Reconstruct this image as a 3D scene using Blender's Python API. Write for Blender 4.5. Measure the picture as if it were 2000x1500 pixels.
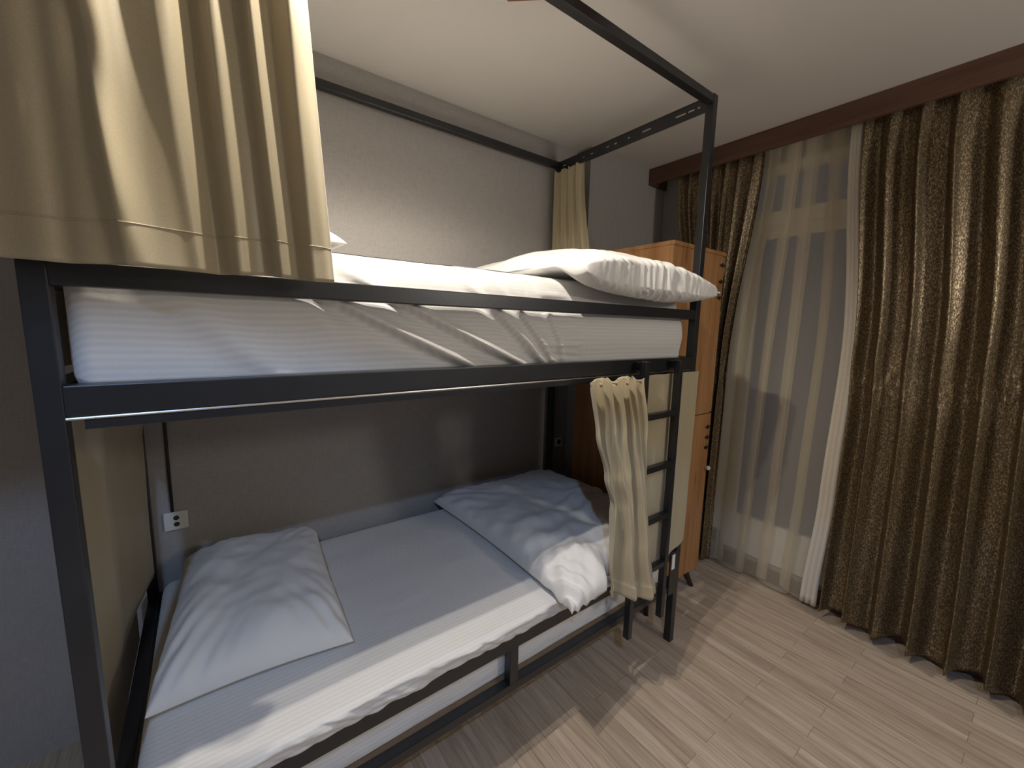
import bpy, bmesh, math, random
from mathutils import Vector, Matrix, noise

for o in list(bpy.data.objects):
    bpy.data.objects.remove(o)
SC = bpy.context.scene
COL = SC.collection
random.seed(4)

# ------------------------------------------------------------------ camera
cam_d = bpy.data.cameras.new('camera'); cam = bpy.data.objects.new('camera', cam_d); COL.objects.link(cam)
FW = Vector((0.594162, 0.792669, -0.136555)); RT = Vector((0.801789, -0.597201, 0.022045)); UP = Vector((0.064076, 0.122587, 0.990387))
cam.matrix_world = Matrix(((RT.x, UP.x, -FW.x, 0.2275), (RT.y, UP.y, -FW.y, -0.9846), (RT.z, UP.z, -FW.z, 1.5176), (0, 0, 0, 1)))
cam_d.sensor_fit = 'HORIZONTAL'; cam_d.sensor_width = 36; cam_d.lens = 803.12 / 2000 * 36
cam_d.clip_start = 0.02
SC.camera = cam

# ------------------------------------------------------------------ world, exposure
w = bpy.data.worlds.new('night'); SC.world = w; w.use_nodes = True
w.node_tree.nodes['Background'].inputs[0].default_value = (0.010, 0.012, 0.018, 1)
w.node_tree.nodes['Background'].inputs[1].default_value = 1.0
SC.view_settings.view_transform = 'Standard'; SC.view_settings.look = 'None'
SC.view_settings.gamma = 1.0; SC.view_settings.use_curve_mapping = False
SC.view_settings.exposure = 0.76
FILL_LAMP_W, COOL_LAMP_W, SPOT_W = 20.0, 52.0, (23.0, 20.0)

# ------------------------------------------------------------------ helpers
def tag(o, label=None, cat=None, group=None, kind=None):
    if label: o['label'] = label
    if cat: o['category'] = cat
    if group: o['group'] = group
    if kind: o['kind'] = kind
    return o

def empty(name, loc, label=None, cat=None, group=None):
    o = bpy.data.objects.new(name, None); COL.objects.link(o); o.location = loc
    o.empty_display_size = 0.1
    return tag(o, label, cat, group)

def link(name, bm, mat, parent=None, smooth=False):
    me = bpy.data.meshes.new(name); bmesh.ops.recalc_face_normals(bm, faces=bm.faces); bm.to_mesh(me); bm.free()
    me.materials.append(mat)
    if smooth:
        for p in me.polygons: p.use_smooth = True
    o = bpy.data.objects.new(name, me); COL.objects.link(o)
    if parent is not None:
        o.parent = parent
        base = Vector((0, 0, 0)); q = parent
        while q is not None:
            base += q.location; q = q.parent
        me.transform(Matrix.Translation(-base))
    return o

def box(bm, x0, x1, y0, y1, z0, z1, bev=0.0):
    r = bmesh.ops.create_cube(bm, size=1.0)
    vs = r['verts']
    for v in vs:
        v.co = Vector(((x0 + x1) / 2 + v.co.x * (x1 - x0), (y0 + y1) / 2 + v.co.y * (y1 - y0), (z0 + z1) / 2 + v.co.z * (z1 - z0)))
    if bev:
        es = list({e for v in vs for e in v.link_edges})
        bmesh.ops.bevel(bm, geom=es, offset=bev, segments=2, affect='EDGES', profile=0.6)

def cyl(bm, a, b, r0, r1=None, n=16):
    a = Vector(a); b = Vector(b); r1 = r0 if r1 is None else r1
    d = b - a; q = Vector((0, 0, 1)).rotation_difference(d.normalized()).to_matrix().to_4x4()
    bmesh.ops.create_cone(bm, cap_ends=True, segments=n, radius1=r0, radius2=r1, depth=d.length,
                          matrix=Matrix.Translation((a + b) / 2) @ q)

def boxobj(name, dims, mat, parent=None, bev=0.0):
    bm = bmesh.new(); box(bm, *dims, bev=bev); return link(name, bm, mat, parent)

def grid(nu, nv, f):
    bm = bmesh.new()
    V = [[bm.verts.new(f(i / nu, j / nv)) for j in range(nv + 1)] for i in range(nu + 1)]
    for i in range(nu):
        for j in range(nv):
            bm.faces.new((V[i][j], V[i + 1][j], V[i + 1][j + 1], V[i][j + 1]))
    return bm

def fbm(p, n=3):
    s = 0; a = 1
    for i in range(n):
        s += a * noise.noise(p * (2 ** i) + Vector((i * 7.1, 3.3 * i, 0))); a *= .5
    return s

def sstep(a, b, x):
    t = max(0, min(1, (x - a) / (b - a))); return t * t * (3 - 2 * t)

def lerp(a, b, t): return a + (b - a) * t

def curve_at(pts, x):
    """smooth interpolation through (x, y) points"""
    if x <= pts[0][0]: return pts[0][1]
    for (x0, y0), (x1, y1) in zip(pts, pts[1:]):
        if x <= x1:
            t = (x - x0) / (x1 - x0); t = t * t * (3 - 2 * t)
            return y0 + (y1 - y0) * t
    return pts[-1][1]

# ------------------------------------------------------------------ materials
def mat(name):
    m = bpy.data.materials.new(name); m.use_nodes = True
    nt = m.node_tree; b = nt.nodes['Principled BSDF']
    return m, nt, b

def N(nt, t, **kw):
    n = nt.nodes.new(t)
    for k, v in kw.items(): setattr(n, k, v)
    return n

def coords(nt, scale=(1, 1, 1), rot=(0, 0, 0)):
    g = N(nt, 'ShaderNodeNewGeometry'); mp = N(nt, 'ShaderNodeMapping')
    mp.inputs['Scale'].default_value = scale; mp.inputs['Rotation'].default_value = rot
    nt.links.new(g.outputs['Position'], mp.inputs['Vector']); return mp.outputs['Vector']

def noise_n(nt, vec, scale, detail=3, rough=.5):
    n = N(nt, 'ShaderNodeTexNoise'); n.inputs['Scale'].default_value = scale
    n.inputs['Detail'].default_value = detail; n.inputs['Roughness'].default_value = rough
    nt.links.new(vec, n.inputs['Vector']); return n.outputs['Fac']

def ramp(nt, fac, stops):
    r = N(nt, 'ShaderNodeValToRGB'); e = r.color_ramp.elements
    while len(e) < len(stops): e.new(0.5)
    for k, (p, c) in enumerate(stops):
        e[k].position = p; e[k].color = (*c, 1)
    nt.links.new(fac, r.inputs['Fac']); return r.outputs['Color']

def bump(nt, b, h, strength=.3, dist=.002, prev=None):
    n = N(nt, 'ShaderNodeBump'); n.inputs['Strength'].default_value = strength; n.inputs['Distance'].default_value = dist
    nt.links.new(h, n.inputs['Height'])
    if prev is not None: nt.links.new(prev, n.inputs['Normal'])
    nt.links.new(n.outputs['Normal'], b.inputs['Normal']); return n.outputs['Normal']

def plain(name, col, rough=.6, spec=.5, metal=0.0, var=.12, vscale=20, bstr=.1, sheen=0.0):
    m, nt, b = mat(name)
    v = coords(nt); f = noise_n(nt, v, vscale)
    c = ramp(nt, f, [(.25, tuple(x * (1 - var) for x in col)), (.75, tuple(min(1, x * (1 + var)) for x in col))])
    nt.links.new(c, b.inputs['Base Color'])
    b.inputs['Roughness'].default_value = rough; b.inputs['Metallic'].default_value = metal
    b.inputs['Specular IOR Level'].default_value = spec
    if sheen: b.inputs['Sheen Weight'].default_value = sheen
    if bstr: bump(nt, b, noise_n(nt, v, vscale * 12), bstr, .001)
    return m

M = {}
M['metal'] = plain('black_painted_steel', (.017, .018, .021), rough=.34, spec=.6, var=.2, vscale=8, bstr=.12)
M['ceiling'] = plain('ceiling_paint', (.76, .73, .69), rough=.9, spec=.2, var=.02, vscale=3, bstr=.05)
M['white_plastic'] = plain('white_plastic', (.78, .76, .72), rough=.35, var=.02, bstr=0)
M['paper'] = plain('paper_sticker', (.85, .85, .83), rough=.6, var=.03, bstr=0)
M['black_plastic'] = plain('black_plastic', (.012, .011, .011), rough=.35, var=.1, bstr=0)
M['steel'] = plain('bright_steel', (.7, .7, .7), rough=.25, metal=1.0, var=.02, bstr=0)
M['cable'] = plain('dark_cable', (.03, .03, .03), rough=.5, var=.1, bstr=0)
M['frame_white'] = plain('white_window_frame', (.85, .82, .76), rough=.35, var=.02, bstr=0)
M['plywood'] = plain('plywood', (.30, .2, .12), rough=.7, bstr=.1)

def wallpaper():
    m, nt, b = mat('grey_wallpaper')
    v1 = coords(nt, (260, 260, 30)); v2 = coords(nt, (30, 30, 260)); v3 = coords(nt)
    a = noise_n(nt, v1, 1, 2); c = noise_n(nt, v2, 1, 2); d = noise_n(nt, v3, 1.5, 2)
    mx = N(nt, 'ShaderNodeMath', operation='ADD'); nt.links.new(a, mx.inputs[0]); nt.links.new(c, mx.inputs[1])
    ml = N(nt, 'ShaderNodeMath', operation='MULTIPLY'); nt.links.new(mx.outputs[0], ml.inputs[0]); ml.inputs[1].default_value = .5
    col = ramp(nt, ml.outputs[0], [(.3, (.36, .34, .325)), (.7, (.44, .42, .40))])
    nt.links.new(col, b.inputs['Base Color']); b.inputs['Roughness'].default_value = .8
    b.inputs['Specular IOR Level'].default_value = .25
    bump(nt, b, ml.outputs[0], .35, .001); return m
M['wall'] = wallpaper()

def floor_mat():
    m, nt, b = mat('oak_laminate_planks')
    v = coords(nt, (1, 1, 1), (0, 0, math.pi / 2))
    br = N(nt, 'ShaderNodeTexBrick'); br.inputs['Scale'].default_value = 1
    br.offset = .37; br.inputs['Brick Width'].default_value = .58; br.inputs['Row Height'].default_value = .068
    br.inputs['Mortar Size'].default_value = .0008; br.inputs['Mortar Smooth'].default_value = .3; br.inputs['Bias'].default_value = 0
    br.inputs['Color1'].default_value = (0, 0, 0, 1); br.inputs['Color2'].default_value = (1, 1, 1, 1); br.inputs['Mortar'].default_value = (.5, .5, .5, 1)
    nt.links.new(v, br.inputs['Vector'])
    # grain shifted per plank
    g = N(nt, 'ShaderNodeNewGeometry'); mp = N(nt, 'ShaderNodeMapping'); mp.inputs['Scale'].default_value = (16, 1.0, 1)
    ad = N(nt, 'ShaderNodeVectorMath', operation='MULTIPLY_ADD'); ad.inputs[1].default_value = (7, 13, 0)
    nt.links.new(br.outputs['Color'], ad.inputs[0]); nt.links.new(g.outputs['Position'], ad.inputs[2])
    nt.links.new(ad.outputs[0], mp.inputs['Vector'])
    n1 = noise_n(nt, mp.outputs['Vector'], 2.2, 6, .62)
    mp2 = N(nt, 'ShaderNodeMapping'); mp2.inputs['Scale'].default_value = (95, 2.4, 1); nt.links.new(ad.outputs[0], mp2.inputs['Vector'])
    n2 = noise_n(nt, mp2.outputs['Vector'], 1.6, 4, .6)
    c1 = ramp(nt, n1, [(.28, (.40, .30, .215)), (.45, (.55, .445, .335)), (.62, (.66, .555, .435)), (.8, (.74, .65, .53))])
    c2 = ramp(nt, n2, [(.3, (.68, .64, .61)), (.52, (1, 1, 1))])
    mx = N(nt, 'ShaderNodeMixRGB', blend_type='MULTIPLY'); mx.inputs[0].default_value = .75
    nt.links.new(c1, mx.inputs[1]); nt.links.new(c2, mx.inputs[2])
    c3 = ramp(nt, br.outputs['Color'], [(0, (.80, .78, .77)), (.5, (.94, .92, .92)), (1, (1.0, 1.0, 1.0))])
    mx2 = N(nt, 'ShaderNodeMixRGB', blend_type='MULTIPLY'); mx2.inputs[0].default_value = 1
    nt.links.new(mx.outputs[0], mx2.inputs[1]); nt.links.new(c3, mx2.inputs[2])
    mx3 = N(nt, 'ShaderNodeMixRGB', blend_type='MIX'); nt.links.new(br.outputs['Fac'], mx3.inputs[0])
    nt.links.new(mx2.outputs[0], mx3.inputs[1]); mx3.inputs[2].default_value = (.2, .14, .09, 1)
    nt.links.new(mx3.outputs[0], b.inputs['Base Color']); b.inputs['Roughness'].default_value = .42
    b.inputs['Specular IOR Level'].default_value = .4
    bump(nt, b, n2, .12, .001); return m
M['floor'] = floor_mat()

def wood(name, c0, c1, c2, axis='z', knots=True, rough=.45, spec=.4):
    m, nt, b = mat(name)
    sc = {'z': (9, 9, .8), 'y': (9, .8, 9), 'x': (.8, 9, 9)}[axis]
    v = coords(nt, sc); n1 = noise_n(nt, v, 1.8, 6, .6)
    v2 = coords(nt, tuple(x * 6 if x > 1 else x * 2 for x in sc)); n2 = noise_n(nt, v2, 1.5, 3)
    col = ramp(nt, n1, [(.3, c0), (.5, c1), (.72, c2)])
    g = ramp(nt, n2, [(.3, (.75, .72, .7)), (.55, (1, 1, 1))])
    mx = N(nt, 'ShaderNodeMixRGB', blend_type='MULTIPLY'); mx.inputs[0].default_value = .7
    nt.links.new(col, mx.inputs[1]); nt.links.new(g, mx.inputs[2]); out = mx.outputs[0]
    if knots:
        vo = N(nt, 'ShaderNodeTexVoronoi'); vo.inputs['Scale'].default_value = 1.0
        nt.links.new(coords(nt, (6, 6, 2.2)), vo.inputs['Vector'])
        k = ramp(nt, vo.outputs['Distance'], [(.05, (.35, .26, .2)), (.16, (1, 1, 1))])
        m2 = N(nt, 'ShaderNodeMixRGB', blend_type='MULTIPLY'); m2.inputs[0].default_value = .9
        nt.links.new(out, m2.inputs[1]); nt.links.new(k, m2.inputs[2]); out = m2.outputs[0]
    nt.links.new(out, b.inputs['Base Color']); b.inputs['Roughness'].default_value = rough
    b.inputs['Specular IOR Level'].default_value = spec
    bump(nt, b, n2, .1, .001); return m
M['oak'] = wood('knotty_oak', (.30, .14, .05), (.42, .21, .085), (.50, .27, .12))
M['walnut'] = wood('brown_pelmet_wood', (.085, .042, .027), (.125, .064, .042), (.16, .086, .056), 'y', False)
M['redwood'] = wood('reddish_lamp_wood', (.20, .08, .05), (.27, .11, .075), (.32, .14, .09), 'x', False)

def sheet_mat(name, stripes=True, col=(.80, .79, .77)):
    m, nt, b = mat(name)
    b.inputs['Roughness'].default_value = .75; b.inputs['Specular IOR Level'].default_value = .25
    b.inputs['Sheen Weight'].default_value = .25
    v = coords(nt); w = noise_n(nt, v, 900, 1)
    if stripes:
        # satin stripes running along the bed
        g = N(nt, 'ShaderNodeNewGeometry'); sp = N(nt, 'ShaderNodeSeparateXYZ'); nt.links.new(g.outputs['Position'], sp.inputs[0])
        a = N(nt, 'ShaderNodeMath', operation='ADD'); nt.links.new(sp.outputs['Y'], a.inputs[0]); nt.links.new(sp.outputs['Z'], a.inputs[1])
        mu = N(nt, 'ShaderNodeMath', operation='MULTIPLY'); nt.links.new(a.outputs[0], mu.inputs[0]); mu.inputs[1].default_value = 2 * math.pi / .014
        si = N(nt, 'ShaderNodeMath', operation='SINE'); nt.links.new(mu.outputs[0], si.inputs[0])
        mr = N(nt, 'ShaderNodeMapRange'); mr.inputs[1].default_value = -.25; mr.inputs[2].default_value = .25
        nt.links.new(si.outputs[0], mr.inputs[0])
        c = ramp(nt, mr.outputs[0], [(0, tuple(x * .93 for x in col)), (1, col)])
        nt.links.new(c, b.inputs['Base Color'])
        r = N(nt, 'ShaderNodeMapRange'); r.inputs[3].default_value = .8; r.inputs[4].default_value = .5
        nt.links.new(mr.outputs[0], r.inputs[0]); nt.links.new(r.outputs[0], b.inputs['Roughness'])
    else:
        c = ramp(nt, noise_n(nt, v, 3), [(.3, tuple(x * .97 for x in col)), (.7, col)])
        nt.links.new(c, b.inputs['Base Color'])
    p = bump(nt, b, w, .12, .0004)
    n2 = N(nt, 'ShaderNodeTexNoise'); n2.inputs['Scale'].default_value = 14; n2.inputs['Detail'].default_value = 3; n2.inputs['Distortion'].default_value = 1.2
    nt.links.new(v, n2.inputs['Vector'])
    bump(nt, b, n2.outputs['Fac'], .35, .006, p)
    return m
M['sheet'] = sheet_mat('striped_satin_sheet', True)
M['pillow'] = sheet_mat('white_cotton', False)

def curtain_mat(name, col, rough=.5, sheen=.3):
    m, nt, b = mat(name)
    v = coords(nt, (1, 1, .4)); n1 = noise_n(nt, v, 700, 2)
    c = ramp(nt, n1, [(.3, tuple(x * .92 for x in col)), (.7, tuple(x * 1.05 for x in col))])
    nt.links.new(c, b.inputs['Base Color']); b.inputs['Roughness'].default_value = rough
    b.inputs['Sheen Weight'].default_value = sheen; b.inputs['Specular IOR Level'].default_value = .45
    bump(nt, b, n1, .1, .0005); return m
M['beige'] = curtain_mat('beige_satin_curtain', (.47, .40, .262), .40, .25)

def brocade():
    m, nt, b = mat('bronze_shimmer_curtain')
    v = coords(nt, (1, 1, .45)); n1 = noise_n(nt, v, 230, 4, .65); n2 = noise_n(nt, v, 38, 3)
    c = ramp(nt, n1, [(.36, (.085, .060, .034)), (.5, (.155, .112, .064)), (.64, (.46, .36, .22))])
    nt.links.new(c, b.inputs['Base Color'])
    b.inputs['Metallic'].default_value = .6
    r = N(nt, 'ShaderNodeMapRange'); r.inputs[1].default_value = .35; r.inputs[2].default_value = .65; r.inputs[3].default_value = .55; r.inputs[4].default_value = .28
    nt.links.new(n1, r.inputs[0]); nt.links.new(r.outputs[0], b.inputs['Roughness'])
    p = bump(nt, b, n1, .6, .0015); bump(nt, b, n2, .2, .003, p); return m
M['bronze'] = brocade()

def sheer():
    m, nt, b = mat('sheer_voile'); out = nt.nodes['Material Output']
    nt.nodes.remove(b)
    d = N(nt, 'ShaderNodeBsdfDiffuse'); d.inputs[0].default_value = (.93, .85, .68, 1)
    t = N(nt, 'ShaderNodeBsdfTranslucent'); t.inputs[0].default_value = (.92, .84, .67, 1)
    tr = N(nt, 'ShaderNodeBsdfTransparent')
    m1 = N(nt, 'ShaderNodeMixShader'); m1.inputs[0].default_value = .35
    nt.links.new(d.outputs[0], m1.inputs[1]); nt.links.new(t.outputs[0], m1.inputs[2])
    lw = N(nt, 'ShaderNodeLayerWeight'); lw.inputs['Blend'].default_value = .35
    mr = N(nt, 'ShaderNodeMapRange'); mr.inputs[3].default_value = .33; mr.inputs[4].default_value = .95
    nt.links.new(lw.outputs['Facing'], mr.inputs[0])
    m2 = N(nt, 'ShaderNodeMixShader'); nt.links.new(mr.outputs[0], m2.inputs[0])
    nt.links.new(tr.outputs[0], m2.inputs[1]); nt.links.new(m1.outputs[0], m2.inputs[2])
    nt.links.new(m2.outputs[0], out.inputs['Surface']); return m
M['sheer'] = sheer()
M['voile_dense'] = curtain_mat('dense_voile', (.82, .76, .66), .8, .1)

def glass():
    m, nt, b = mat('window_glass')
    b.inputs['Base Color'].default_value = (.9, .95, 1, 1); b.inputs['Roughness'].default_value = .02
    b.inputs['Transmission Weight'].default_value = 1; b.inputs['IOR'].default_value = 1.45
    c = ramp(nt, noise_n(nt, coords(nt), 2), [(0, (.9, .95, .98)), (1, (.95, .98, 1))]); nt.links.new(c, b.inputs['Base Color'])
    return m
M['glass'] = glass()

def emit(name, col, s):
    m, nt, b = mat(name)
    b.inputs['Base Color'].default_value = (*col, 1); b.inputs['Emission Color'].default_value = (*col, 1)
    b.inputs['Emission Strength'].default_value = s; return m
M['lens'] = emit('lit_lamp_lens', (1, .88, .72), 6)
M['globe_cool'] = emit('lit_cool_globe', (.72, .85, 1), 3)
M['fill_warm'] = emit('warm_fill_globe', (1, .85, .66), 3)

# ------------------------------------------------------------------ room shell
CZ = 2.606; BY = .974; RX = 2.93; LX = -1.7; FY = -3.3
def struct(name, dims, m, parent=None):
    o = boxobj(name, dims, m, parent)
    if parent is None: o['kind'] = 'structure'
    return o
struct('floor', (LX - .1, RX + .15, FY - .1, BY + .1, -.08, 0), M['floor'])
struct('ceiling', (LX - .1, RX + .15, FY - .1, BY + .1, CZ, CZ + .08), M['ceiling'])
struct('wall_back', (LX, RX, BY, BY + .1, 0, CZ), M['wall'])
struct('wall_left', (LX - .1, LX, FY, BY + .1, 0, CZ), M['wall'])
struct('wall_front', (LX, RX, FY - .1, FY, 0, CZ), M['wall'])
struct('wall_corner', (2.165, RX, .859, BY, 0, CZ), M['wall'])          # boxed-in corner
WY0, WY1, WZ0, WZ1 = -.42, .30, .12, 2.47
bm = bmesh.new()
box(bm, RX, RX + .15, FY, WY0, 0, CZ); box(bm, RX, RX + .15, WY1, BY + .1, 0, CZ)
box(bm, RX, RX + .15, WY0, WY1, 0, WZ0); box(bm, RX, RX + .15, WY0, WY1, WZ1, CZ)
o = link('wall_right', bm, M['wall']); o['kind'] = 'structure'
struct('baseboard_right', (RX - .015, RX, FY, .859, 0, .08), M['walnut'])

win = empty('window_1', (RX, -.06, WZ0)); win['kind'] = 'structure'
bm = bmesh.new()
f = .06
box(bm, RX - .015, RX + .05, WY0, WY1, WZ0, WZ0 + f + .03); box(bm, RX - .015, RX + .05, WY0, WY1, WZ1 - f, WZ1)
box(bm, RX - .015, RX + .05, WY0, WY0 + f, WZ0, WZ1); box(bm, RX - .015, RX + .05, WY1 - f, WY1, WZ0, WZ1)
link('window_frame', bm, M['frame_white'], win)
boxobj('transom_bar', (RX - .02, RX + .05, WY0, WY1, 2.13, 2.21), M['frame_white'], win, .004)
bm = bmesh.new()
box(bm, RX - .01, RX + .045, .165, .24, .21, 2.13, .004); box(bm, RX - .01, RX + .045, WY0 + .06, WY0 + .13, .21, 2.13, .004)
box(bm, RX - .01, RX + .045, WY0 + .13, .165, .21, .36, .004); box(bm, RX - .01, RX + .045, WY0 + .13, .165, 2.06, 2.13, .004)
link('sash', bm, M['frame_white'], win)
boxobj('pane', (RX + .015, RX + .022, WY0 + .1, .2, .3, 2.1), M['glass'], win)
boxobj('pane', (RX + .015, RX + .022, WY0 + .05, WY1 - .05, 2.2, WZ1 - .05), M['glass'], win)

# pelmet
pel = empty('curtain_pelmet', (2.75, -.8, 2.5), 'long dark brown wooden pelmet board above the window curtains', 'pelmet')
boxobj('front_board', (2.74, 2.76, FY + .02, .855, 2.50, CZ - .001), M['walnut'], pel, .002)
boxobj('end_cap', (2.76, 2.925, .838, .855, 2.50, CZ - .001), M['walnut'], pel, .002)
boxobj('curtain_track', (2.775, 2.90, FY + .03, .836, CZ - .03, CZ - .003), M['frame_white'], pel)

# ------------------------------------------------------------------ lamps (fixtures above the frame edge of the photo, downlight behind the camera, added fill pendant out of view)
def light(name, kind, loc, power, col, parent, **kw):
    d = bpy.data.lights.new(name, kind); d.energy = power; d.color = col
    for k, v in kw.items(): setattr(d, k, v)
    o = bpy.data.objects.new(name, d); COL.objects.link(o); o.parent = parent
    o.location = Vector(loc) - parent.location
    return o
HC = Vector((.954, -.302, 0)); HR = .50
lamp = empty('ceiling_lamp', (HC.x, HC.y, CZ), 'hexagonal reddish brown wooden ceiling lamp above the front top rail', 'lamp')
bm = bmesh.new()
ho = [HC + Vector((math.cos(math.radians(78 + 60 * k)), math.sin(math.radians(78 + 60 * k)), 0)) * HR for k in range(6)]
hi = [HC + (v - HC) * .84 for v in ho]
for k in range(6):
    q = [ho[k], ho[(k + 1) % 6], hi[(k + 1) % 6], hi[k]]
    b0 = [bm.verts.new((v.x, v.y, 2.525)) for v in q]; b1 = [bm.verts.new((v.x, v.y, CZ - .001)) for v in q]
    bm.faces.new(b0); bm.faces.new(b1)
    for m_ in (0, 2): bm.faces.new((b0[m_], b0[m_ + 1], b1[m_ + 1], b1[m_]))
bmesh.ops.remove_doubles(bm, verts=bm.verts, dist=1e-5)
link('wooden_ring', bm, M['redwood'], lamp)
for k, (t, pw) in enumerate(((.24, SPOT_W[0]), (.46, SPOT_W[1]))):
    p = ((ho[1] + hi[1]) / 2).lerp((ho[2] + hi[2]) / 2, t)
    bm = bmesh.new(); cyl(bm, (p.x, p.y, 2.527), (p.x, p.y, 2.507), .030, .030, 24)
    h = link('lamp_head', bm, M['white_plastic'], lamp)
    bm = bmesh.new(); cyl(bm, (p.x, p.y, 2.508), (p.x, p.y, 2.504), .024, .024, 24); link('lens', bm, M['lens'], h)
    l = light('bulb', 'SPOT', (p.x, p.y, 2.495), pw, (1, .91, .79), lamp, spot_size=math.radians(165), spot_blend=.6, shadow_soft_size=.012)

def fill_globe(name, label, x, y, z, r, power, col, m):
    g = empty(name, (x, y, CZ), label, 'lamp')
    bm = bmesh.new(); cyl(bm, (x, y, CZ - .001), (x, y, CZ - .02), .05, .05, 24); link('ceiling_rose', bm, M['white_plastic'], g)
    bm = bmesh.new(); cyl(bm, (x, y, CZ - .02), (x, y, z + r), .006, .006, 8); link('rod', bm, M['black_plastic'], g)
    bm = bmesh.new(); cyl(bm, (x, y, z + r + .01), (x, y, z + r - .03), .03, .045, 20); link('socket', bm, M['black_plastic'], g)
    light('bulb', 'POINT', (x, y, z), power, col, g, shadow_soft_size=r)
    return g
fill_globe('fill_pendant_lamp', 'added warm fill pendant lamp hanging unseen in the room', 2.1, -2.3, 2.05, .14, FILL_LAMP_W, (1, .95, .87), M['fill_warm'])  # unseen lamp added to lift the room's warm ambient light
cd = empty('recessed_downlight', (-.2, -1.7, CZ), 'cool white recessed downlight in the ceiling behind the camera', 'lamp')
bm = bmesh.new(); cyl(bm, (-.2, -1.7, CZ - .0005), (-.2, -1.7, CZ - .010), .06, .055, 32); link('trim_ring', bm, M['white_plastic'], cd)
bm = bmesh.new(); cyl(bm, (-.2, -1.7, CZ - .009), (-.2, -1.7, CZ - .012), .045, .045, 32); link('lens', bm, M['globe_cool'], cd)
light('bulb', 'SPOT', (-.2, -1.7, CZ - .02), COOL_LAMP_W, (.42, .62, 1), cd, spot_size=math.radians(121), spot_blend=.12, shadow_soft_size=.03)

# ------------------------------------------------------------------ bunk bed
L, P, Wd = 2.0, .034, .954
bed = empty('bunk_bed', (L / 2, Wd / 2, 0), 'black steel double bunk bed frame with tall canopy rails and ladder', 'bed')
def bar(name, *d, bev=.0025): return boxobj(name, d, M['metal'], bed, bev)
for x in (0, L - P):
    for y in (0, Wd - P):
        bar('post', x, x + P, y, y + P, 0, 2.4866)
e = .0005
bar('top_rail', P - e, L - P + e, .001, P, 2.452, 2.484)
bar('top_rail', P - e, L - P + e, Wd - P, Wd - .001, 2.452, 2.484)
bar('top_rail', .001, P, P - e, Wd - P + e, 2.452, 2.484)
# slotted end beam: thin web with real slots between two flanges
bm = bmesh.new()
x0 = L - P + .004
box(bm, x0, x0 + .003, P, Wd - P, 2.459, 2.484); box(bm, x0, x0 + .003, P, Wd - P, 2.425, 2.4515)
box(bm, x0, L - .002, P, Wd - P, 2.481, 2.4846)
slots = [(.06, .012), (.085, .03), (.125, .05), (.30, .05), (.42, .014), (.50, .02), (.55, .02), (.66, .022), (.72, .022), (.87, .02)]
ys = P
for y, l in sorted(slots):
    if y > ys: box(bm, x0, x0 + .003, ys, y, 2.4515, 2.459)
    ys = y + l
box(bm, x0, x0 + .003, ys, Wd - P, 2.4515, 2.459)
link('slotted_beam', bm, M['metal'], bed)
# upper bunk
bar('guard_rail', P - e, L - P + e, 0.0005, P, 1.569, 1.6084)
bar('guard_rail', P - e, L - P + e, Wd - P, Wd - .0005, 1.569, 1.6084)
bar('guard_rail', .0005, P, P - e, Wd - P + e, 1.569, 1.6084)
bar('guard_rail', L - P, L - .0005, P - e, Wd - P + e, 1.569, 1.6084)
bar('side_rail', P - e, L - P + e, 0.0005, P, 1.352, 1.4047)
bar('side_rail', P - e, L - P + e, Wd - P, Wd - .0005, 1.352, 1.4047)
bar('end_rail', .0005, P, P - e, Wd - P + e, 1.352, 1.4047)
bar('end_rail', L - P, L - .0005, P - e, Wd - P + e, 1.352, 1.4047)
bar('ledge', P + .02, L - P - .002, .006, P + .0, 1.327, 1.3435, bev=.001)
bm = bmesh.new(); cyl(bm, (P - .001, .004, 1.3478), (L - P + .001, .004, 1.3478), .0035, n=10)
o = link('curtain_wire', bm, None or M['steel'], bed); o['label'] = 'thin bright steel curtain wire'
bar('ledge', P + .02, L - P - .02, Wd - P - .03, Wd - P - .001, 1.335, 1.365, bev=.001)
boxobj('bed_board', (P + .001, L - P - .001, P + .002, Wd - P - .002, 1.366, 1.38), M['plywood'], bed)
# lower bunk
bar('side_rail', P - e, L - P + e, 0.0005, P, .4437, .4911)
bar('side_rail', P - e, L - P + e, Wd - P, Wd - .0005, .4437, .4911)
bar('end_rail', .0005, P, P - e, Wd - P + e, .4437, .4911)
bar('end_rail', L - P, L - .0005, P - e, Wd - P + e, .4437, .4911)
bar('bottom_rail', P - e, L - P + e, 0.0005, P, .283, .3132)
bar('bottom_rail', P - e, L - P + e, Wd - P, Wd - .0005, .283, .3132)
bar('bottom_rail', .0005, P, P - e, Wd - P + e, .283, .3132)
bar('bottom_rail', L - P, L - .0005, P - e, Wd - P + e, .283, .3132)
bar('stub_post', .985, 1.02, .0008, P - .0005, .3127, .4442)
bar('bracket', 1.915, L - P + .001, -.004, .0004, .27, .4905, bev=.001)
boxobj('bed_board', (P + .001, L - P - .001, P + .002, Wd - P - .002, .292, .305), M['plywood'], bed)
o = boxobj('sticker', (1.925, 1.95, -.0048, -.0041, .40, .475), M['paper'], bed); o['label'] = 'white paper sticker'
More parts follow.
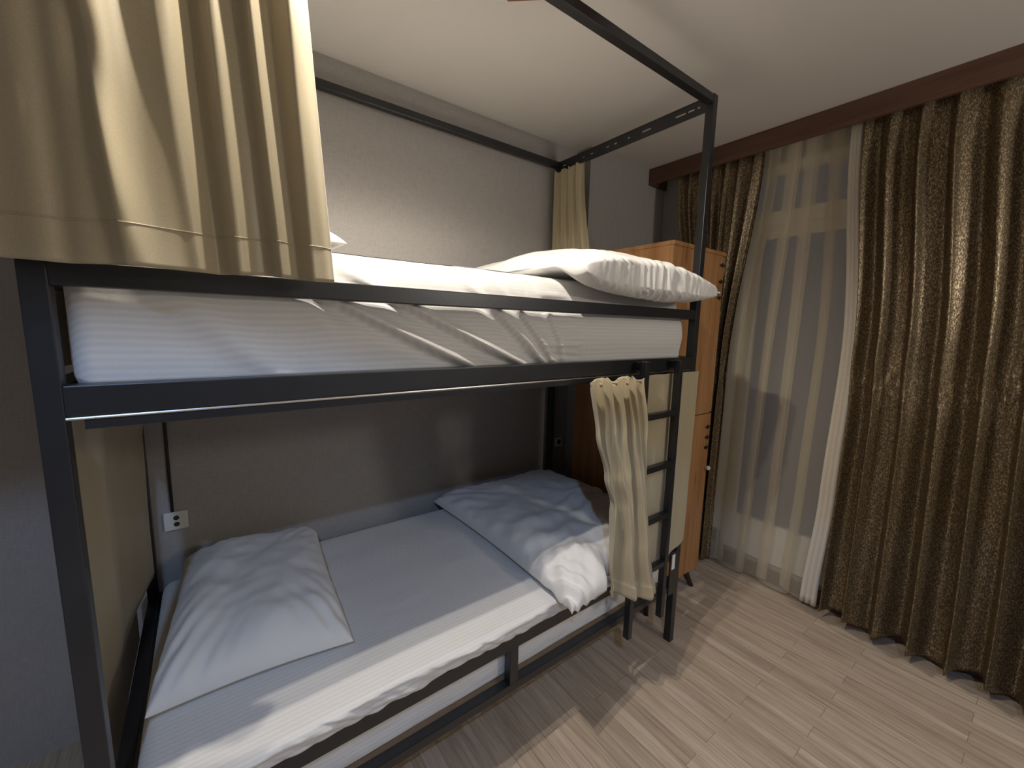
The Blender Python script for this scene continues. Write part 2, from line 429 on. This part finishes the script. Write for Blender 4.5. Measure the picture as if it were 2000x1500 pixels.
# ladder
lad = bpy.data.objects.new('ladder', None); COL.objects.link(lad); lad.parent = bed; lad.location = Vector((1.66, -.045, .25)) - bed.location
lad['label'] = 'hanging black steel ladder with four rungs'
LX0, LX1 = 1.548, 1.80; LY0, LY1 = -.058, -.03
for x in (LX0, LX1 - .024): boxobj('ladder_rail', (x, x + .024, LY0, LY1, .25, 1.40), M['metal'], lad, .002)
for z in (1.18, .96, .735, .51):
    boxobj('rung', (LX0 + .023, LX1 - .023, LY0 + .002, LY1 - .002, z - .011, z + .013), M['metal'], lad, .002)
for x in (LX0, LX1 - .024): boxobj('hook', (x, x + .024, LY1 - .001, .0006, 1.365, 1.395), M['metal'], lad, .001)

# ------------------------------------------------------------------ cloth builders
def solid(o, t=.0018):
    md = o.modifiers.new('thickness', 'SOLIDIFY'); md.thickness = t; md.offset = 0
    return o

def mattress(name, label, x0, x1, y0, y1, z0, z1, bulge, seed, rs=.075):
    """rounded closed cloth-covered block; bulge(x, z) moves the front face outwards"""
    bm = bmesh.new(); r = .055
    nx = 460
    # cross section loop in (y, z)
    sec = []
    def arc(cy, cz, a0, a1, n=9, rr=r):
        for k in range(n): a = math.radians(lerp(a0, a1, k / (n - 1))); sec.append((cy + rr * math.cos(a), cz + rr * math.sin(a)))
    for k in range(70): sec.append((y0, lerp(z0 + .02, z1 - rs, k / 70)))
    arc(y0 + rs, z1 - rs, 180, 90, 14, rs)
    for k in range(1, 46): sec.append((lerp(y0 + rs, y1 - r, k / 46), z1))
    arc(y1 - r, z1 - r, 90, 0)
    for k in range(1, 8): sec.append((y1, lerp(z1 - r, z0 + .02, k / 8)))
    sec += [(y1 - .02, z0), (y0 + .02, z0)]
    rows = []
    for i in range(nx + 1):
        x = lerp(x0, x1, i / nx)
        # round the ends in plan
        dx = min(x - x0, x1 - x); q = min(1, dx / .035); ins = .03 * (1 - math.sqrt(max(0, 1 - (1 - q) ** 2)))
        row = []
        for (y, z) in sec:
            cy = (y0 + y1) / 2; cz = (z0 + z1) / 2
            yy = cy + (y - cy) * (1 - ins / (cy - y0)); zz = cz + (z - cz) * (1 - ins * .8 / (cz - z0))
            p = Vector((x, yy, zz))
            t = sstep(z1 - .02, z1, z)
            if z > z0 + .01: p = bulge(p, y, z, t)
            row.append(bm.verts.new(p))
        rows.append(row)
    n = len(sec)
    for a, b in zip(rows, rows[1:]):
        for k in range(n): bm.faces.new((a[k], a[(k + 1) % n], b[(k + 1) % n], b[k]))
    bm.faces.new(rows[0]); bm.faces.new(list(reversed(rows[-1])))
    o = link(name, bm, M['sheet'], None, True); tag(o, label, 'mattress'); return o

# diagonal tucks in the upper sheet: (x at z=1.60, x at z=1.40, strength, width)
tucks = [(.43, .86, .018, .030), (.60, 1.04, .020, .026), (.90, 1.13, .015, .020), (1.00, 1.17, .010, .014), (.16, .36, .006, .04), (1.13, 1.22, .006, .012)]
def bulge_up(p, y, z, t):
    if y < .12:
        d = 0
        for xa, xb, s, wd in tucks:
            u = (1.60 - p.z) / .20; xc = xa + (xb - xa) * u * (1 - .15 * (1 - u))
            env = sstep(-.35, .25, u) * sstep(1.25, .85, u)
            k = (p.x - xc) / wd
            d += s * env * (math.exp(-k * k) - .55 * math.exp(-(k + 1.7) ** 2 * .6))
        # horizontal creases at the right of the tucks
        h = sstep(1.02, 1.15, p.x) * sstep(1.34, 1.24, p.x)
        d += h * (.007 * noise.noise(Vector((p.x * 5, p.z * 55, 2))) + .003 * noise.noise(Vector((p.x * 14, p.z * 90, 6)))) * sstep(1.68, 1.62, p.z)
        d += .006 * fbm(Vector((p.x * 2.5, p.z * 6, 1.2)))
        d += .012 * sstep(1.42, 1.5, p.z) * sstep(1.62, 1.55, p.z) * sstep(.38, .55, p.x)
        sh = .035 * sstep(lerp(1.60, 1.45, sstep(.38, .50, p.x)), 1.67, p.z)         # sheet leans back toward its top
        p.y += -d + sh
    if t > 0: p.z += .005 * fbm(Vector((p.x * 2, p.y * 4, 5)))
    return p
mattress('mattress', 'upper bunk mattress in a white striped sheet behind the guard rail', .037, 1.945, .037, .915, 1.385, 1.695, bulge_up, 1)

def bulge_low(p, y, z, t):
    # the sheet spills over the side rail above it and hangs slightly behind it
    if y < .12:
        if p.z > .4925:
            f = sstep(.15, .05, y); q = (p.z - .4925) / .0695
            crk = .007 * fbm(Vector((p.x * 7, p.z * 30, 3.1))) + .009 * abs(noise.noise(Vector((p.x * 16 + p.z * 30, p.z * 14, 7))))
            f *= sstep(1.76, 1.66, p.x)
            p.y -= (.041 + .024 * min(1, q * 1.15) ** .7 + crk * sstep(1.0, .75, q)) * f
        else: p.y += .004 * (1 + fbm(Vector((p.x * 5, p.z * 12, 1))))
    if t > 0:
        p.z += .004 * fbm(Vector((p.x * 2.3, p.y * 5, 9)))
    return p
mattress('mattress', 'lower bunk mattress in a white striped sheet with light along its front edge', .05, 1.94, .04, .915, .3055, .562, bulge_low, 2, .016)

def cushion(name, label, cat, cx, cy, z0, wx, wy, h, rot=0, seed=0, px=.42, deform=None, wr=1.0, nu=110, nv=130, flat=.22, grp=None):
    """soft closed bag: plump in the middle, pinched at the seam, corners drawn out"""
    bm = bmesh.new(); grids = []
    R = Matrix.Rotation(rot, 3, 'Z')
    for sgn in (1, -1):
        V = []
        for i in range(nu + 1):
            row = []
            for j in range(nv + 1):
                # denser sampling to the seam
                u = math.sin((i / nu - .5) * math.pi); v = math.sin((j / nv - .5) * math.pi)
                e = max(0, (1 - u ** 4)) ** px * max(0, (1 - v ** 4)) ** px
                ox = 1 - .055 * (1 - v * v) * abs(u) ** 3; oy = 1 - .055 * (1 - u * u) * abs(v) ** 3
                x = u * wx / 2 * ox; y = v * wy / 2 * oy
                edge = 1 - e
                q = Vector((x * 5 + seed, y * 5, seed))
                wrk = .010 * fbm(q, 3) * (.4 + e)
                # gathers running in from the seam
                wrk += .006 * edge * e ** .3 * (math.sin(y * 70 + 6 * noise.noise(q)) * abs(u) ** 3 + math.sin(x * 70 + 6 * noise.noise(q * 1.3)) * abs(v) ** 3)
                # diagonal corner creases
                cr = abs(u * v) ** 1.5
                wrk += .008 * cr * e ** .4 * math.sin((abs(x / wx) - abs(y / wy)) * 60 + seed)
                z = h * (e * (.86 + .14 * (1 - (u * u + v * v) / 2)) + wr * wrk / h * (e ** .4 if e > 0 else 0)) * (1 if sgn > 0 else -flat)
                if sgn < 0: z = -flat * h * e
                p = Vector((x, y, z + flat * h))
                p = R @ p
                p = Vector((cx + p.x, cy + p.y, z0 + p.z))
                if deform: p = deform(p, u, v, e, sgn)
                row.append(p)
            V.append(row)
        grids.append(V)
    top = [[bm.verts.new(p) for p in row] for row in grids[0]]
    bot = [[(top[i][j] if i in (0, nu) or j in (0, nv) else bm.verts.new(grids[1][i][j])) for j in range(nv + 1)] for i in range(nu + 1)]
    for V in (top, bot):
        for i in range(nu):
            for j in range(nv):
                try: bm.faces.new((V[i][j], V[i + 1][j], V[i + 1][j + 1], V[i][j + 1]))
                except ValueError: pass
    o = link(name, bm, M['pillow'], None, True); tag(o, label, cat, grp); return o

# lower left pillow
def def_pl(p, u, v, e, s):
    if s > 0:
        # broad ridges fanning from the near corner
        p.z += .012 * e ** .5 * math.sin((p.x * 1.1 - p.y * .35) * 26 + 1.2) * sstep(.5, .0, p.x)
    return p
cushion('pillow', 'white pillow on the lower bunk beside the left end curtain', 'pillow', .318, .545, .566, .465, .74, .125, math.radians(-4), 3.1, deform=def_pl, wr=1.5)
# upper left pillow: only its corner shows past the curtain
cushion('pillow', 'white pillow on the upper bunk, its corner poking out past the long beige curtain', 'pillow', .285, .48, 1.702, .46, .72, .075, math.radians(3), 8.3, wr=.6)

# upper folded duvet, its front end rolled over the guard rail
def def_du(p, u, v, e, s):
    f = sstep(-.55, -1, v)
    # front end: fuller, drooping over the rail
    if s > 0: p.z += .010 * f * e ** .3 * (math.sin((p.x + .25 * p.z) * 95 + 5 * noise.noise(Vector((p.x * 7, p.y * 4, 2)))) * (.4 + .6 * noise.noise(Vector((p.x * 11, 3, 1))) ) )
    if p.y < .13: p.z -= .05 * sstep(.13, -.1, p.y) * (1 - e)
    # left side thins out toward the middle of the bed
    return p
def roll_duvet():
    bm = bmesh.new(); nx, na = 240, 160
    rows = []
    for i in range(nx + 1):
        t = i / nx; x = lerp(1.185, 1.962, t)
        # end rounding
        e = max(0, 1 - abs(2 * t - 1) ** (3.2 if t < .5 else 6)) ** .5
        if t > .5: e = max(e, .42)
        row = []
        yf = -.100 + .035 * (1 - e) + .02 * math.sin(t * 5); yb = .90
        top = 1.795 + .018 * math.sin(t * 3.4 + .3) - .012 * t; bot = 1.702
        for k in range(na):
            a = 2 * math.pi * k / na
            c, s_ = math.cos(a), math.sin(a)
            # superellipse cross-section along y
            ex = .32
            yy = math.copysign(abs(c) ** .55, c); zz = math.copysign(abs(s_) ** .75, s_)
            y = (yf + yb) / 2 - yy * (yb - yf) / 2
            zc = 1.75
            hh = (top - 1.702) / 2 * (e * .93 + .07)
            mid = 1.702 + hh + (1 - e) * .02
            # thicker toward the middle of the bed depth
            dome = 1 + .35 * math.sin(min(1, max(0, (y + .1) / 1.0)) * math.pi)
            z = mid + zz * hh * (dome if zz > 0 else 1)
            # droop at the front
            dr = sstep(.09, -.03, y)
            z -= .082 * dr * (e * .75 + .25) if zz < 0 else (.018 + .05 * max(0, t - .6) * 2) * dr
            n = noise.noise(Vector((x * 8, y * 5, 4)))
            ang = (x * 1.0 + z * .55 - y * .35)
            g = sstep(.28, -.05, y) * (1 if zz > -.5 else .35)
            am = .008 * (.15 + 1.5 * abs(noise.noise(Vector((x * 9, z * 14, 3)))))
            wv = .7 * math.sin(ang * 115 + 13 * n) + .45 * math.sin((ang + z * .8) * 210 + 8 * noise.noise(Vector((x * 14, z * 12, 6))))
            wr = g * am * (abs(wv) ** .7 * math.copysign(1, wv)) * sstep(0, .12, t) * sstep(1, .9, t)
            wr += .012 * fbm(Vector((x * 4, y * 4, z * 4)), 2)
            d = Vector((0, y - (yf + yb) / 2 if abs(c) > .9 else 0, 0))
            ny = -yy * abs(yy) ; nz = zz
            l = math.hypot(ny, nz) or 1
            y += wr * ny / l; z += wr * nz / l
            z = max(z, lerp(1.614, 1.7015, sstep(.02, .10, y)))
            row.append(bm.verts.new((x + .02 * (1 - e) * n, y, z)))
        rows.append(row)
    for a, b in zip(rows, rows[1:]):
        for k in range(na): bm.faces.new((a[k], a[(k + 1) % na], b[(k + 1) % na], b[k]))
    bm.faces.new(rows[0]); bm.faces.new(list(reversed(rows[-1])))
    o = link('folded_duvet', bm, M['pillow'], None, True)
    return tag(o, 'white folded duvet on the upper bunk, bulging over the guard rail by the right post', 'duvet')
roll_duvet()

# lower folded duvet
def def_dl(p, u, v, e, s):
    if s > 0:
        p.z += .016 * math.exp(-((p.y - .28 - .12 * (p.x - 1.2)) / .05) ** 2) * e ** .4
        p.z += .007 * 1.2 * math.sin((p.x * .5 + p.y) * 40 + 3 * noise.noise(Vector((p.x * 5, p.y * 5, 1)))) * e ** .5 * sstep(.5, .1, p.y)
    near = sstep(-.7, -1, v)
    if p.y < .0: p.z -= .025 * near * (1 - e)
    lim = -.11 + .06 * sstep(1.35, 1.43, p.x) + .22 * sstep(1.52, 1.76, p.x); k = sstep(.55, -.10, p.y)
    p.y += max(0, lim + .12) * k
    p.x = min(p.x, 1.91)
    # ruffled corner by the front edge
    c = sstep(1.34, 1.17, p.x) * sstep(.14, -.10, p.y)
    p.z += c * .014 * math.sin(p.x * 120 + p.y * 60) * (1 if s > 0 else .5) + .006 * c
    return p
cushion('folded_duvet', 'white folded duvet on the lower bunk beside the gathered beige curtain', 'duvet', 1.545, .40, .568, .78, 1.04, .10, 0, 5.7, px=.30, deform=def_dl, wr=1.3)

# ------------------------------------------------------------------ curtains
def curtain(name, label, cat, nu, nv, f, m, grp=None, hem=None, hemf=None, t=.0018):
    root = None
    o = link(name, grid(nu, nv, f), m, None, True); solid(o, t)
    tag(o, label, cat, grp); return o

# A: long front curtain of the upper bunk. u left->right, v top->bottom
def fA(u, v):
    z = lerp(2.475, 1.603, v)
    xr = lerp(.405, .452, v ** 1.1)
    xl = lerp(-.07, -.075, v)
    x = lerp(xl, xr, u)
    folds = [  # (u at top, u at bottom, width, depth toward the room)
        (.32, .41, .050, .024), (.50, .585, .05, .010), (.68, .69, .030, .020), (.79, .815, .026, .034), (.925, .92, .045, .040)]
    d = 0
    for a, b, wd, s in folds:
        c = lerp(a, b, v); wv = wd * lerp(.85, 1.15, v)
        k = (u - c) / wv; k = k * 1.9 if k < 0 else k * .72
        d += s * math.exp(-k * k)
    d -= .016 * math.exp(-((u - .265) / .035) ** 2)      # deep valley by the left return
    d -= .020 * math.exp(-((u - lerp(.63, .64, v)) / .035) ** 2)
    # pleated heading
    d -= .030 * sstep(.27, .12, u)
    hd = sstep(.25, 0, v); d += hd * .012 * math.sin(u * 60)
    # pinched bulge in the left fold at one third height
    k = math.exp(-((v - .63) / .07) ** 2); d -= .018 * k * math.exp(-((u - .36) / .035) ** 2)
    d += .012 * sstep(.66, .9, v) * math.exp(-((u - lerp(.34, .44, (v - .6) / .4)) / .05) ** 2)
    d += .004 * fbm(Vector((u * 3, v * 2, 1)))
    d *= .92
    d += .005 * math.sin(u * 34 + 3 * v) * sstep(.3, .45, u) * sstep(.75, .6, u)
    # bottom hem gathers a little and dips
    zz = z + .0015 * math.sin(u * 18) * v ** 6 - .11 * max(d, 0) * v ** 6
    # right edge turns outward at the bottom
    t = sstep(.93, 1, u) * sstep(.3, 1, v)
    d += .012 * t * sstep(1, .95, u)
    return (x, -.052 - d, zz)
cA = curtain('bunk_curtain', 'long beige curtain hanging over the front left of the upper bunk', 'curtain', 260, 110, fA, M['beige'])
def hemline(parent, f, v, n, name='hem', w=.0012, off=(0, -.0016, 0), lo=0, hi=1):
    """stitched hem: a narrow raised seam following the curtain"""
    bm = bmesh.new(); prev = None
    for i in range(n + 1):
        u = lerp(lo, hi, i / n); p = Vector(f(u, v)) + Vector(off)
        a = bm.verts.new(p + Vector((0, 0, w))); b = bm.verts.new(p - Vector((0, 0, w)))
        if prev: bm.faces.new((prev[0], a, b, prev[1]))
        prev = (a, b)
    o = link(name, bm, parent.data.materials[0], parent, True); solid(o, .001); return o
hemline(cA, fA, .925, 260)

# curtain hanging at the left end of the upper bunk
def fE(z1, z0, y0, y1, x, amp, seed, nar=0.0):
    def f(u, v):
        z = lerp(z1, z0, v); y = lerp(y0, lerp(y1, y1 - nar, v), u)
        d = amp * math.sin(u * 26 + seed) + .006 * fbm(Vector((u * 3, v * 2, seed)))
        return (x + d, y, z)
    return f
curtain('bunk_curtain', 'beige curtain closing the left end of the upper bunk', 'curtain', 120, 40, fE(2.44, 1.415, .16, .93, -.016, .006, 2), M['beige'])
def fE2(u, v):
    z = lerp(1.322, .36, v)
    y = lerp(.17, lerp(.907, .900, v), u)
    xr = curve_at([(0, .095), (.22, .040), (.6, .034), (1, .034)], v)
    xb = lerp(-.026, xr, u ** 2.2)
    d = .020 * math.exp(-((u - .40) / .12) ** 2) - .006 * math.exp(-((u - .12) / .07) ** 2)
    xb = lerp(-.024, xb, sstep(.50, .60, z)); d *= lerp(.3, 1, sstep(.52, .75, z))
    d += .003 * math.sin(u * 30 + 1) * (1 - v)
    return (xb - .006 + d, y, z)
curtain('bunk_curtain', 'beige curtain closing the left end of the lower bunk', 'curtain', 120, 60, fE2, M['beige'])

# small curtain bunched at the back of the right end, upper bunk
def fS(u, v):
    z = lerp(2.425, 1.86, v); y = lerp(.935, lerp(.715, .64, v), u)
    d = .012 * math.sin(u * 24 + .5) + .004 * math.sin(u * 50 + v * 2)
    y += .010 * math.sin(v * 5) * u
    return (1.955 - d, y, z + .004 * math.sin(u * 40) * (1 - v))
curtain('bunk_curtain', 'small beige curtain bunched by the back right post of the upper bunk', 'curtain', 100, 60, fS, M['beige'])

# gathered front curtain, lower bunk (left of the ladder)
def fG(u, v):
    zb = lerp(.505, .455, u)
    z = lerp(1.345, zb, v)
    xl = curve_at([(0, 1.245), (.22, 1.28), (.42, 1.335), (.56, 1.38), (.75, 1.385), (1, 1.40)], v)
    xr = curve_at([(0, 1.50), (.25, 1.54), (.5, 1.563), (.75, 1.595), (1, 1.635)], v)
    x = lerp(xl, xr, u)
    yc = lerp(lerp(-.055, -.052, v), lerp(-.065, -.125, v), u)
    a = lerp(.018, .021, v)
    ph = u * 2 * math.pi
    d = a * math.sin(ph * 6 + .6) * (1 - v) ** 1.2 + (1.1 * a) * math.sin(ph * 2.6 + 1.0 + .8 * v) * sstep(.1, .6, v) + .006 * math.sin(ph * 4.3 + 2 * v) * (1 - .5 * v)
    # broad lit central fold fanning out toward the hem
    d += .018 * math.exp(-((u - lerp(.62, .55, v)) / lerp(.10, .22, v)) ** 2) * sstep(.05, .5, v)
    x += .010 * math.cos(ph * 6 + .6) * (1 - v) ** 2
    d += .004 * fbm(Vector((u * 4, v * 5, 2)))
    # rolled hem bulge
    hb = sstep(.925, .94, v) * sstep(1.0, .985, v); d += .006 * hb
    zz = z + .010 * (u - .5) * v ** 4 * -1 + .006 * math.sin(u * 9) * v ** 5 + (.008 * math.sin(ph * 8) if v < .02 else 0)
    return (x, min(yc - d, -.040), zz)
cG = curtain('bunk_curtain', 'gathered beige curtain hanging left of the ladder on the lower bunk', 'curtain', 200, 150, fG, M['beige'])
hemline(cG, fG, .925, 200)

# second front curtain of the lower bunk, behind the ladder, against the right post
def fH(u, v):
    z = lerp(1.342, lerp(.46, .545, u ** 2), v)
    x = lerp(lerp(1.60, 1.62, v), lerp(1.992, 1.985, v), u)
    d = .004 * math.sin(u * 20 + 1 + v) + .004 * math.exp(-((u - lerp(.3, .55, v)) / .06) ** 2) + .002 * fbm(Vector((u * 4, v * 4, 8)))
    return (x, -.0165 - max(-.007, min(d, .008)), z)
cH = curtain('bunk_curtain', 'beige curtain hanging behind the ladder against the right post', 'curtain', 120, 90, fH, M['beige'], t=.0015)

# bronze window curtains. local s runs along -y
def gold(name, label, ytop, ybot, xbase, nf, amp, waistz, seed, zbot, wz=None, over=.6, nu=300):
    def f(u, v):
        z = lerp(2.56, zbot(u) if callable(zbot) else zbot, v)
        wv = math.exp(-((z - waistz) / .10) ** 2)
        ya = curve_at(ytop, v); yb = curve_at(ybot, v)
        ph = u * nf * 2 * math.pi + 1.3 * noise.noise(Vector((u * 3, .5 * v, seed))) * 2
        n = 1 - 2 * abs(math.sin(ph / 2 + .4)) ** 1.5; am = amp * lerp(.5, 1, sstep(0, .12, v)) * (.75 + .5 * noise.noise(Vector((u * 5, v * 1.5, seed + 3)))) * lerp(.8, 1.15, v)
        y = lerp(ya, yb, u) + over * am * math.cos(ph) * .5
        cr = wv * .010 * noise.noise(Vector((u * 120, z * 45, seed)))
        d = am * n * (1 - .3 * wv) + cr + .35 * am * math.sin(ph * 2.3 + 4 * v + seed) * .5
        return (xbase - d, y, z)
    o = link(name, grid(nu, 130, f), M['bronze'], None, True); solid(o, .002); tag(o, label, 'curtain'); return o
gold('window_curtain', 'narrow bronze window curtain gathered between the wardrobe and the sheer', [(0, .66), (.5, .47), (1, .40)], [(0, .145), (.5, .25), (1, .26)], 2.79, 6.5, .028, 1.25, 1.0, .03)
gold('window_curtain', 'wide bronze window curtain hanging at the right edge of the picture', [(0, -.30), (.45, -.375), (.6, -.39), (1, -.385)], [(0, -1.75), (.5, -1.80), (1, -1.9)], 2.792, 13, .055, 1.27, 5.0, lambda u: .05 + .02 * math.sin(u * 40), nu=520)

# sheer
def fV(u, v):
    z = lerp(2.55, .025 + .012 * math.sin(u * 17), v)
    ya = curve_at([(0, .17), (.5, .26), (1, .27)], v); yb = curve_at([(0, -.285), (.45, -.36), (.75, -.345), (1, -.315)], v)
    nf = 4.6
    ph = u * nf * 2 * math.pi + 1.0 * noise.noise(Vector((u * 2.5, v * .6, 4)))
    c = u
    am = .024 * (1 + .3 * math.sin(u * 9))
    y = lerp(ya, yb, u) - .056 * math.sin(ph + .3) * sstep(0, .06, u) * sstep(1, .94, u) * (1.0 if True else 0)
    return (2.865 - am * math.cos(ph), y, z)
o = link('sheer_curtain', grid(360, 60, fV), M['sheer'], None, True)
tag(o, 'cream sheer voile curtain over the window between the bronze curtains', 'curtain')
def fVe(u, v):
    z = lerp(2.55, .03, v); yb = curve_at([(0, -.285), (.45, -.36), (.75, -.345), (1, -.315)], v)
    wd = lerp(.035, .07, v)
    return (2.835 - .010 * math.sin(u * 16 + v), yb + .050 - u * wd + .006 * math.cos(u * 16 + v), z)
o2 = link('gathered_edge', grid(60, 60, fVe), M['voile_dense'], o, True); solid(o2, .001); o2['label'] = 'denser white gathered edge of the sheer'

# ------------------------------------------------------------------ wardrobe in the corner
wr = empty('wardrobe', (2.26, .45, 0), 'tall knotty oak wardrobe on black legs between the bunk and the window', 'wardrobe')
X0, X1, Y0, Y1, Z0, Z1 = 2.022, 2.492, .17, .765, .125, 1.94
boxobj('side_panel', (X0, X1, Y0, Y0 + .018, Z0, Z1 - .02), M['oak'], wr, .0015)
boxobj('side_panel', (X0, X1, Y1 - .018, Y1, Z0, Z1 - .02), M['oak'], wr, .0015)
boxobj('back_panel', (X0, X0 + .012, Y0 + .018, Y1 - .018, Z0, Z1 - .02), M['oak'], wr)
boxobj('top_panel', (X0 - .003, X1 + .022, Y0 - .004, Y1 + .003, Z1 - .02, Z1), M['oak'], wr, .002)
boxobj('bottom_panel', (X0 + .012, X1, Y0 + .018, Y1 - .018, Z0, Z0 + .02), M['oak'], wr)
boxobj('cross_seam', (X0 + .001, X1 - .001, Y0 - .0012, Y0 + .0005, 1.063, 1.067), M['black_plastic'], wr)
ym = (Y0 + Y1) / 2
for (za, zb, hz) in ((1.07, Z1 - .022, (1.86, 1.56)), (Z0, 1.062, (.98, .74))):
    for (ya, yb, hy) in ((Y0, ym - .001, Y0 + .04), (ym + .001, Y1, Y1 - .04)):
        d = boxobj('door', (X1 + .001, X1 + .018, ya, yb, za, zb), M['oak'], wr, .0015)
for z in (1.871, 1.785, 1.70, .985, .925, .865):
    bm = bmesh.new(); box(bm, X1 - .030, X1 + .010, Y0 - .009, Y0 + .001, z - .004, z + .004, .001); cyl(bm, (X1 - .012, Y0 - .006, z - .010), (X1 - .012, Y0 - .006, z + .010), .004, n=10)
    link('hinge', bm, M['black_plastic'], wr)
bm = bmesh.new(); cyl(bm, (X1 + .002, Y0 + .001, .745), (X1 + .002, Y0 - .014, .745), .007, .010, 16); bmesh.ops.create_uvsphere(bm, u_segments=16, v_segments=10, radius=.013, matrix=Matrix.Translation((X1 + .002, Y0 - .018, .745)))
o = link('knob', bm, M['white_plastic'], wr, True); o['label'] = 'round white knob'
for x, sx in ((X0 + .06, -1), (X1 - .05, 1)):
    for y, sy in ((Y0 + .06, -1), (Y1 - .06, 1)):
        bm = bmesh.new(); cyl(bm, (x + sx * .045, y + sy * .045, 0), (x, y, Z0 + .002), .012, .024, 14); link('leg', bm, M['black_plastic'], wr, True)

# ------------------------------------------------------------------ sockets and cable
so = empty('wall_socket', (.1, BY, .757), 'white double wall socket below the cable at the lower bunk', 'socket')
boxobj('face_plate', (.062, .135, BY - .014, BY - .0005, .722, .793), M['white_plastic'], so, .004)
for z in (.745, .77):
    bm = bmesh.new(); cyl(bm, (.1, BY - .0155, z), (.1, BY - .012, z), .009, .009, 16); link('outlet', bm, M['cable'], so)
so2 = empty('wall_socket', (2.09, BY, .765), 'small white wall socket seen behind the back right post', 'socket')
boxobj('face_plate', (2.06, 2.12, BY - .012, BY - .0005, .735, .795), M['white_plastic'], so2, .004)
bm = bmesh.new(); cyl(bm, (2.09, BY - .0135, .765), (2.09, BY - .011, .765), .016, .016, 16); link('outlet', bm, M['black_plastic'], so2)
bm = bmesh.new(); cyl(bm, (.09, BY - .006, .794), (.092, BY - .006, 1.36), .005, .005, 8)
tag(link('cable', bm, M['cable'], None, True), 'thin dark cable running down the wall to the left socket', 'cable')
